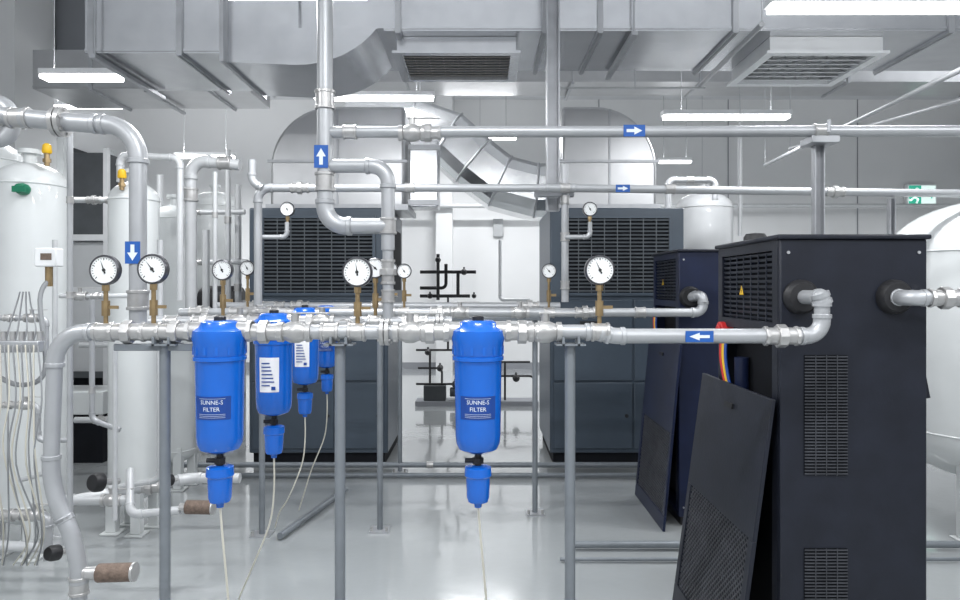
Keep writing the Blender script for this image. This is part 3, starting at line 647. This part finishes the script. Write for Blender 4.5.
# dark equipment behind the towers
e=thing('black_motor','black cylindrical motor on a pale frame between the towers','motor',(X(222,6.9),6.9,0))
c=P(222,300,6.9)
make('motor_body',B().lathe([(0,-.2),(.12,-.2),(.14,-.17),(.14,.17),(.12,.2),(0,.2)],c,XA,24),'blk',e)
make('motor_frame',B().box(c.x-.22,c.x-.17,6.85,6.95,0,c.z).box(c.x+.17,c.x+.22,6.85,6.95,0,c.z).box(c.x-.22,c.x+.22,6.8,7.0,c.z-.2,c.z-.14),'greyv',e)
def silencer(p,ax,r,L):
    p=V(p);a=V(ax).normalized()
    e=thing('exhaust_silencer','brown sintered cylindrical exhaust silencer','silencer',p,'brown exhaust silencers')
    make('silencer_body',B().cyl(p,p+a*L,r,seg=28),'brown',e,bevel=0.004)
    make('end_cap',B().cyl(p+a*L,p+a*(L+0.008),r*1.04,seg=28).cyl(p-a*0.03,p,r*.6,seg=8),'fit',e)
silencer(P(98,573,D1),(1,0,0.03),0.031,0.12)
pipe_run('short pipe stub feeding the silencer',[P(79,574,D1),P(97,573,D1)],0.018,coup=[(P(91,573,D1),XA)])
silencer(P(186,507,3.5),(1,0,-0.02),0.034,0.13)
def knob(p,r=0.04):
    e=thing('round_valve_knob','black round valve actuator on the pipework','valve',p,'black valve actuators')
    make('actuator_body',B().lathe([(r*.6,0),(r,.01),(r,.045),(r*.8,.06),(0,.06)],p,(-0.4,-0.9,0.2),24),'blk',e)
    make('actuator_stem',B().cyl(p,V(p)+V((0.04,0.09,-0.02)),r*.35),'fit',e)
knob(P(102,482,3.7),0.05);knob(P(60,552,3.2),0.035);knob(P(172,480,4.2),0.035)
e=thing('pressure_switch','small white pressure switch box on a bracket','switch',P(49,268,3.2))
p=P(49,258,3.2)
make('switch_box',B().box(p.x-.05,p.x+.05,p.y-.03,p.y+.03,p.z-.04,p.z+.045),'whitep',e,bevel=0.006)
make('switch_label',B().box(p.x-.02,p.x+.03,p.y-.032,p.y-.03,p.z-.01,p.z+.02),'brown',e)
make('switch_stem',B().cyl(p-V((0,0,.04)),p-V((0,0,.13)),0.016),'brass',e)
def cable(label,pts,r=0.006,m='cab'):
    make('cable',B().sweep(catmull(pts),r,8),m,None,label,cat='cable',group='cables and air hoses on the towers')
cable('grey corrugated cable drooping from the pressure switch',[P(49,280,3.2),P(40,300,3.15),P(45,370,3.1),P(20,385,3.1),P(-10,372,3.1)],0.011,'cab')
for k in range(10):
    x0=0+k*4.2
    cable('thin grey hose hanging from the control manifold' if k%2 else 'thin pale hose hanging from the control manifold',
      [P(x0,345,3.05),P(x0+4*random.random(),400,3.0),P(x0-6+12*random.random(),450+random.random()*15,2.98),P(x0+random.random()*20,520+random.random()*20,3.05),P(x0+random.random()*26-8,565,3.2)],0.0035,'cab' if k%2 else 'hose')
for k in range(4):
    x0=6+k*9
    cable('thin grey hose rising from the control manifold',[P(x0,342,3.1),P(x0+3,328,3.1),P(x0+10-4*k,306,3.15),P(x0+14-6*k,292,3.2)],0.0035,'cab')
e=thing('solenoid_manifold','grey solenoid valve manifold with fittings','valve',P(14,350,3.1))
p=P(14,345,3.1)
make('manifold_body',B().box(p.x-.1,p.x+.13,p.y-.04,p.y+.04,p.z-.03,p.z+.02),'galv2',e,bevel=0.004)
for k in range(6):
    make('fitting',B().cyl((p.x-.085+.04*k,p.y,p.z+.02),(p.x-.085+.04*k,p.y,p.z+.06),.013,seg=12),'fit',e)
pipe_run('thin vertical rack pipe',[P(115,345,3.3),P(115,520,3.3)],0.011,m='pipel')
pipe_run('thin cross pipe on the rack',[P(60,296,3.3),P(135,296,3.3)],0.011,m='pipel',unions=[(P(97,296,3.3),XA)])
e=thing('control_cabinet','low light cabinet standing on a dark base','cabinet',(X(88,6.2),6.2,0))
x0,x1=X(62,6.2),X(118,6.2)
make('cabinet_body',B().box(x0,x1,5.95,6.35,0.42,0.62),'white',e,bevel=0.01)
make('cabinet_base',B().box(x0+.03,x1-.03,6.0,6.3,0,0.42),'dark',e)
e=thing('equipment_cabinet','grey equipment cabinet with dark upper opening beside the towers','cabinet',(X(86,6.5),6.5,0))
x0,x1=X(64,6.5),X(112,6.5);zt0=Z(150,6.5);zm0=Z(240,6.5)
make('dark_panel',B().box(x0+.09,x1-.04,6.47,6.75,zm0+.02,zt0-.03),'dgrey',e,bevel=.005)
make('lower_housing',B().box(x0+.09,x1-.02,6.47,6.8,Z(372,6.5),zm0-.02),'greyv',e,bevel=.01)
make('lower_base',B().box(x0+.09,x1-.02,6.49,6.8,0,Z(373,6.5)),'dark',e,bevel=.01)
make('frame_post',B().box(x0+.0,x0+.08,6.42,6.47,0.2,zm0),'blk',e)
make('frame_post',B().box(x1-.04,x1,6.42,6.47,0,zt0),'pipel',e)
for a,m_ in ((238,'pipel'),(290,'pipel'),(374,'dgrey')):
    make('frame_rail',B().box(x0+.08,x1-.04,6.43,6.47,Z(a+3,6.5),Z(a-3,6.5)),m_,e)
# ---------------------------------------------------------------- posts
def post(px,d,ztop,r=0.018,lab='grey round steel post carrying the pipe header'):
    x=X(px,d);e=thing('support_post',lab,'post',(x,d,0),'steel posts under the headers')
    make('post_tube',B().cyl((x,d,0.01),(x,d,ztop),r),'post',e)
    make('base_plate',B().box(x-.06,x+.06,d-.06,d+.06,0,0.01),'galv2',e)
    for sx in (-1,1): make('anchor_bolt',B().cyl((x+sx*.045,d-.04,.01),(x+sx*.045,d-.04,.035),.009,seg=6),'fit',e)
    make('saddle_bracket',B().box(x-.05,x+.05,d-.035,d+.035,ztop,ztop+.006).box(x-.03,x-.022,d-.035,d+.035,ztop,ztop+.03).box(x+.022,x+.03,d-.035,d+.035,ztop,ztop+.03),'post',e)
zt=HZ-0.045
for px,d in ((165,D1),(340,D1),(570,D1)): post(px,d,zt,r=0.018)
for px,d in ((380,4.33),(535,4.66),(400,5.7),(262,4.25)): post(px,d,zt)
def rail(label,a,b,s=0.018,m='post'):
    a=V(a);b=V(b);dd=b-a;n=V((0,0,1)) if abs(dd.z)<dd.length*.9 else V((0,1,0))
    sd=dd.cross(n)
    make('support_rail',B().obox((a+b)/2,dd,sd,n,dd.length,s*2,s*2),m,None,label,cat='bracket',bevel=0.003)
rail('grey steel rail under the header',(X(115,D1),D1+.0,HZ-.052),(X(195,D1),D1,HZ-.052),0.012)
rail('galvanised cross rail between the two headers',(X(380,D3),D3+.05,HZ-.05),(X(540,4.6),4.6,HZ-.05),0.013)
pipe_run('grey pipe lying along the floor in front of the dryers',[(X(165,5.7),5.7,.06),(X(640,5.7),5.7,.06)],0.022,coup=[((X(430,5.7),5.7,.06),XA)],m='post')
pipe_run('second grey pipe lying along the floor',[(X(165,5.5),5.5,.03),(X(655,5.5),5.5,.03)],0.018,m='post')
pipe_run('grey drain pipe lying on the floor behind the dryer',[(X(572,4.0),4.0,.035),(3.6,4.0,.035)],0.02,m='post',coup=[((1.3,4.0,.035),XA)])
pipe_run('thin grey drain pipe along the floor',[(X(560,3.82),3.82,.02),(3.6,3.82,.02)],0.01,m='post')
pipe_run('short pipe lying diagonally on the floor',[V((X(280,4.15),4.15,.03)),V((X(345,5.1),5.1,.03))],0.02,m='post')
def strut(label,px,d,z0,z1,w=0.04):
    x=X(px,d);make('support_strut',B().box(x-w/2,x+w/2,d+.03,d+.035,z0,z1).box(x-w/2,x-w/2+.005,d-.0,d+.03,z0,z1).box(x+w/2-.005,x+w/2,d-.0,d+.03,z0,z1),'galv2',None,label,cat='bracket')
strut('galvanised strut holding the overhead pipe above the dryer',820,3.14,HH+0.006,Z(137,3.14),0.045)
make('pipe_bracket',B().box(X(810,3.1),X(838,3.1),3.08,3.20,Z(145,3.14),Z(138,3.14)).cyl((X(820,3.1),3.02,Z(137,3.1)),(X(820,3.1),3.02,Z(124,3.1)),.008),'galv2',None,'galvanised clamp bracket under the overhead pipe',cat='bracket',bevel=.003)
strut('thin strut holding the lower overhead pipe',893,4.2,Z(240,4.2),Z(198,4.2),0.035)
pipe_run('thin pale vertical conduit on the wall side',[P(740,138,6.0),P(740,236,6.0)],0.018,m='pipel',hang=[P(740,138,6.0)])
pipe_run('silver sloping pipe running back toward the wall',[P(985,58,4.0),P(765,165,7.4)],0.018,m='pipe',hang=[P(985,58,4.0),P(765,165,7.4)])
pipe_run('second silver sloping pipe under the duct',[P(985,93,4.3),P(790,148,8.2)],0.016,m='pipe',hang=[P(790,148,8.2)])
pipe_run('thin pale pipe crossing the upper wall',[P(560,88,5.6),P(705,88,5.6)],0.01,m='pipel',hang=[P(635,88,5.6)])
pipe_run('thin pipe running back under the duct',[P(762,24.3,4.3),P(700,85.5,5.6)],0.018,m='pipe',hang=[P(762,24.3,4.3),P(700,85.5,5.6)])
pipe_run('silver piping looping above the rear tank',[P(668,240,6.9),P(668,180,6.9),P(715,180,6.9),P(715,200,6.9)],0.03,0.06,coup=[(P(690,180,6.9),XA)])
pipe_run('pale overhead pipe at the far wall',[(-2.5,12.6,2.98),(8.5,12.6,2.98)],0.04,m='pipel',hang=[(0,12.6,2.98),(4,12.6,2.98)])
make('wall_switch',B().box(X(493,12.98),X(503,12.98),12.94,13.0,Z(237,13),Z(219,13)),'greyv',None,'small pale wall switch box',cat='switch',bevel=.01)
# exit sign
e=thing('exit_sign','green and white emergency exit sign with running figure','sign',(X(922,12.9),12.9,Z(207,12.9)))
x0,x1,z0,z1=X(907,12.9),X(937,12.9),Z(207,12.9),Z(184,12.9);zm=(z0+z1)/2;yy=12.9
make('sign_case',B().box(x0,x1,yy,12.99,z0,z1),'whitep',e,bevel=.01)
face=make('sign_face',B().box(x0+.03,x1-.03,yy-.006,yy,z0+.03,z1-.03),'signw',e)
g=B();xm=(x0+x1)/2;y2=yy-.012
g.box(x0+.03,xm-.02,y2,y2+.004,z0+.03,z1-.03)
g.box(xm+.05,x1-.06,y2,y2+.004,zm-.02,zm+.02);g.prism([V((x1-.12,y2,zm-.07)),V((x1-.05,y2,zm)),V((x1-.12,y2,zm+.07))],(0,.004,0))
make('sign_green_field',g,'sign',e)
g=B();cx=xm-.13;y2=yy-.018
g.cyl((cx+.03,y2,zm+.11),(cx+.03,y2+.004,zm+.11),.032)
def limb(a,b,w=.034):
    a=V((cx+a[0],y2+.002,zm+a[1]));b=V((cx+b[0],y2+.002,zm+b[1]));g.obox((a+b)/2,b-a,(b-a).cross(V((0,1,0))),YA,(b-a).length+.01,w,.004)
limb((.02,.07),(-.02,-.03),.055);limb((-.02,-.03),(.05,-.07));limb((.05,-.07),(.02,-.14));limb((-.02,-.03),(-.08,-.09));limb((-.08,-.09),(-.12,-.08));limb((.01,.06),(.08,.03),.024);limb((.0,.06),(-.07,.02),.024)
make('sign_pictogram',g,'signw',e)
# ---------------------------------------------------------------- far centre black valve manifold
e=thing('valve_station','black pipe and valve station with low horizontal runs','pipe',(X(450,9),9,0))
q=9.0
g=B()
for pts in ([P(438,254,q),P(438,300,q)],[P(420,272,q),P(476,272,q)],[P(420,296,q),P(470,296,q)],[P(420,288,q),P(446,288,q),P(446,264,q)],[P(458,272,q),P(458,296,q)]):
    g.sweep(fillet(pts,.06)[0],0.022,10)
for pts in ([P(416,350,q),P(456,350,q),P(456,362,q),P(530,362,q)],[P(416,384,q),P(470,384,q),P(470,376,q),P(534,376,q),P(534,402,q)],[P(430,350,q),P(430,402,q)],[P(448,296,q),P(448,350,q)],[P(484,362,q),P(484,402,q)],[P(418,368,q),P(442,368,q),P(442,392,q)],[P(505,362,q),P(505,402,q)]):
    g.sweep(fillet(pts,.06)[0],0.014,10)
make('station_pipework',g,'blk',e)
for px,py,s_ in ((438,260,.035),(464,272,.04),(430,296,.035),(428,352,.04),(440,368,.04),(455,384,.04),(466,350,.03),(496,376,.04),(516,378,.045),(474,296,.03)):
    make('valve_body',B().lathe([(0.02,-.08),(s_,-.05),(s_,.05),(.02,.06)],P(px,py,q),YA,14).cyl(P(px,py,q),P(px,py,q)+V((0,0,s_*1.6)),.012),'blk',e)
make('pump_block',B().box(X(424,q),X(446,q),q-.08,q+.1,0.06,Z(388,q)+.04).cyl(P(450,392,q),P(470,392,q),.06),'dgrey',e,bevel=.01)
make('station_base',B().box(X(416,q),X(538,q),q-.12,q+.2,0,.06),'walld',e)
pipe_run('pale pipe standing beside the black valve station',[P(500,240,10.5),P(500,300,10.5),P(530,300,10.5)],0.025,m='pipel')
# ---------------------------------------------------------------- camera
cam=bpy.data.cameras.new('camera');cam.sensor_width=36;cam.lens=F/960*36;cam.shift_y=-12/960;cam.clip_start=0.05
co=bpy.data.objects.new('camera',cam);co.location=(0,0,H);co.rotation_euler=(math.pi/2,0,0);COL.objects.link(co)
scene.camera=co
scene.view_settings.view_transform='Standard'
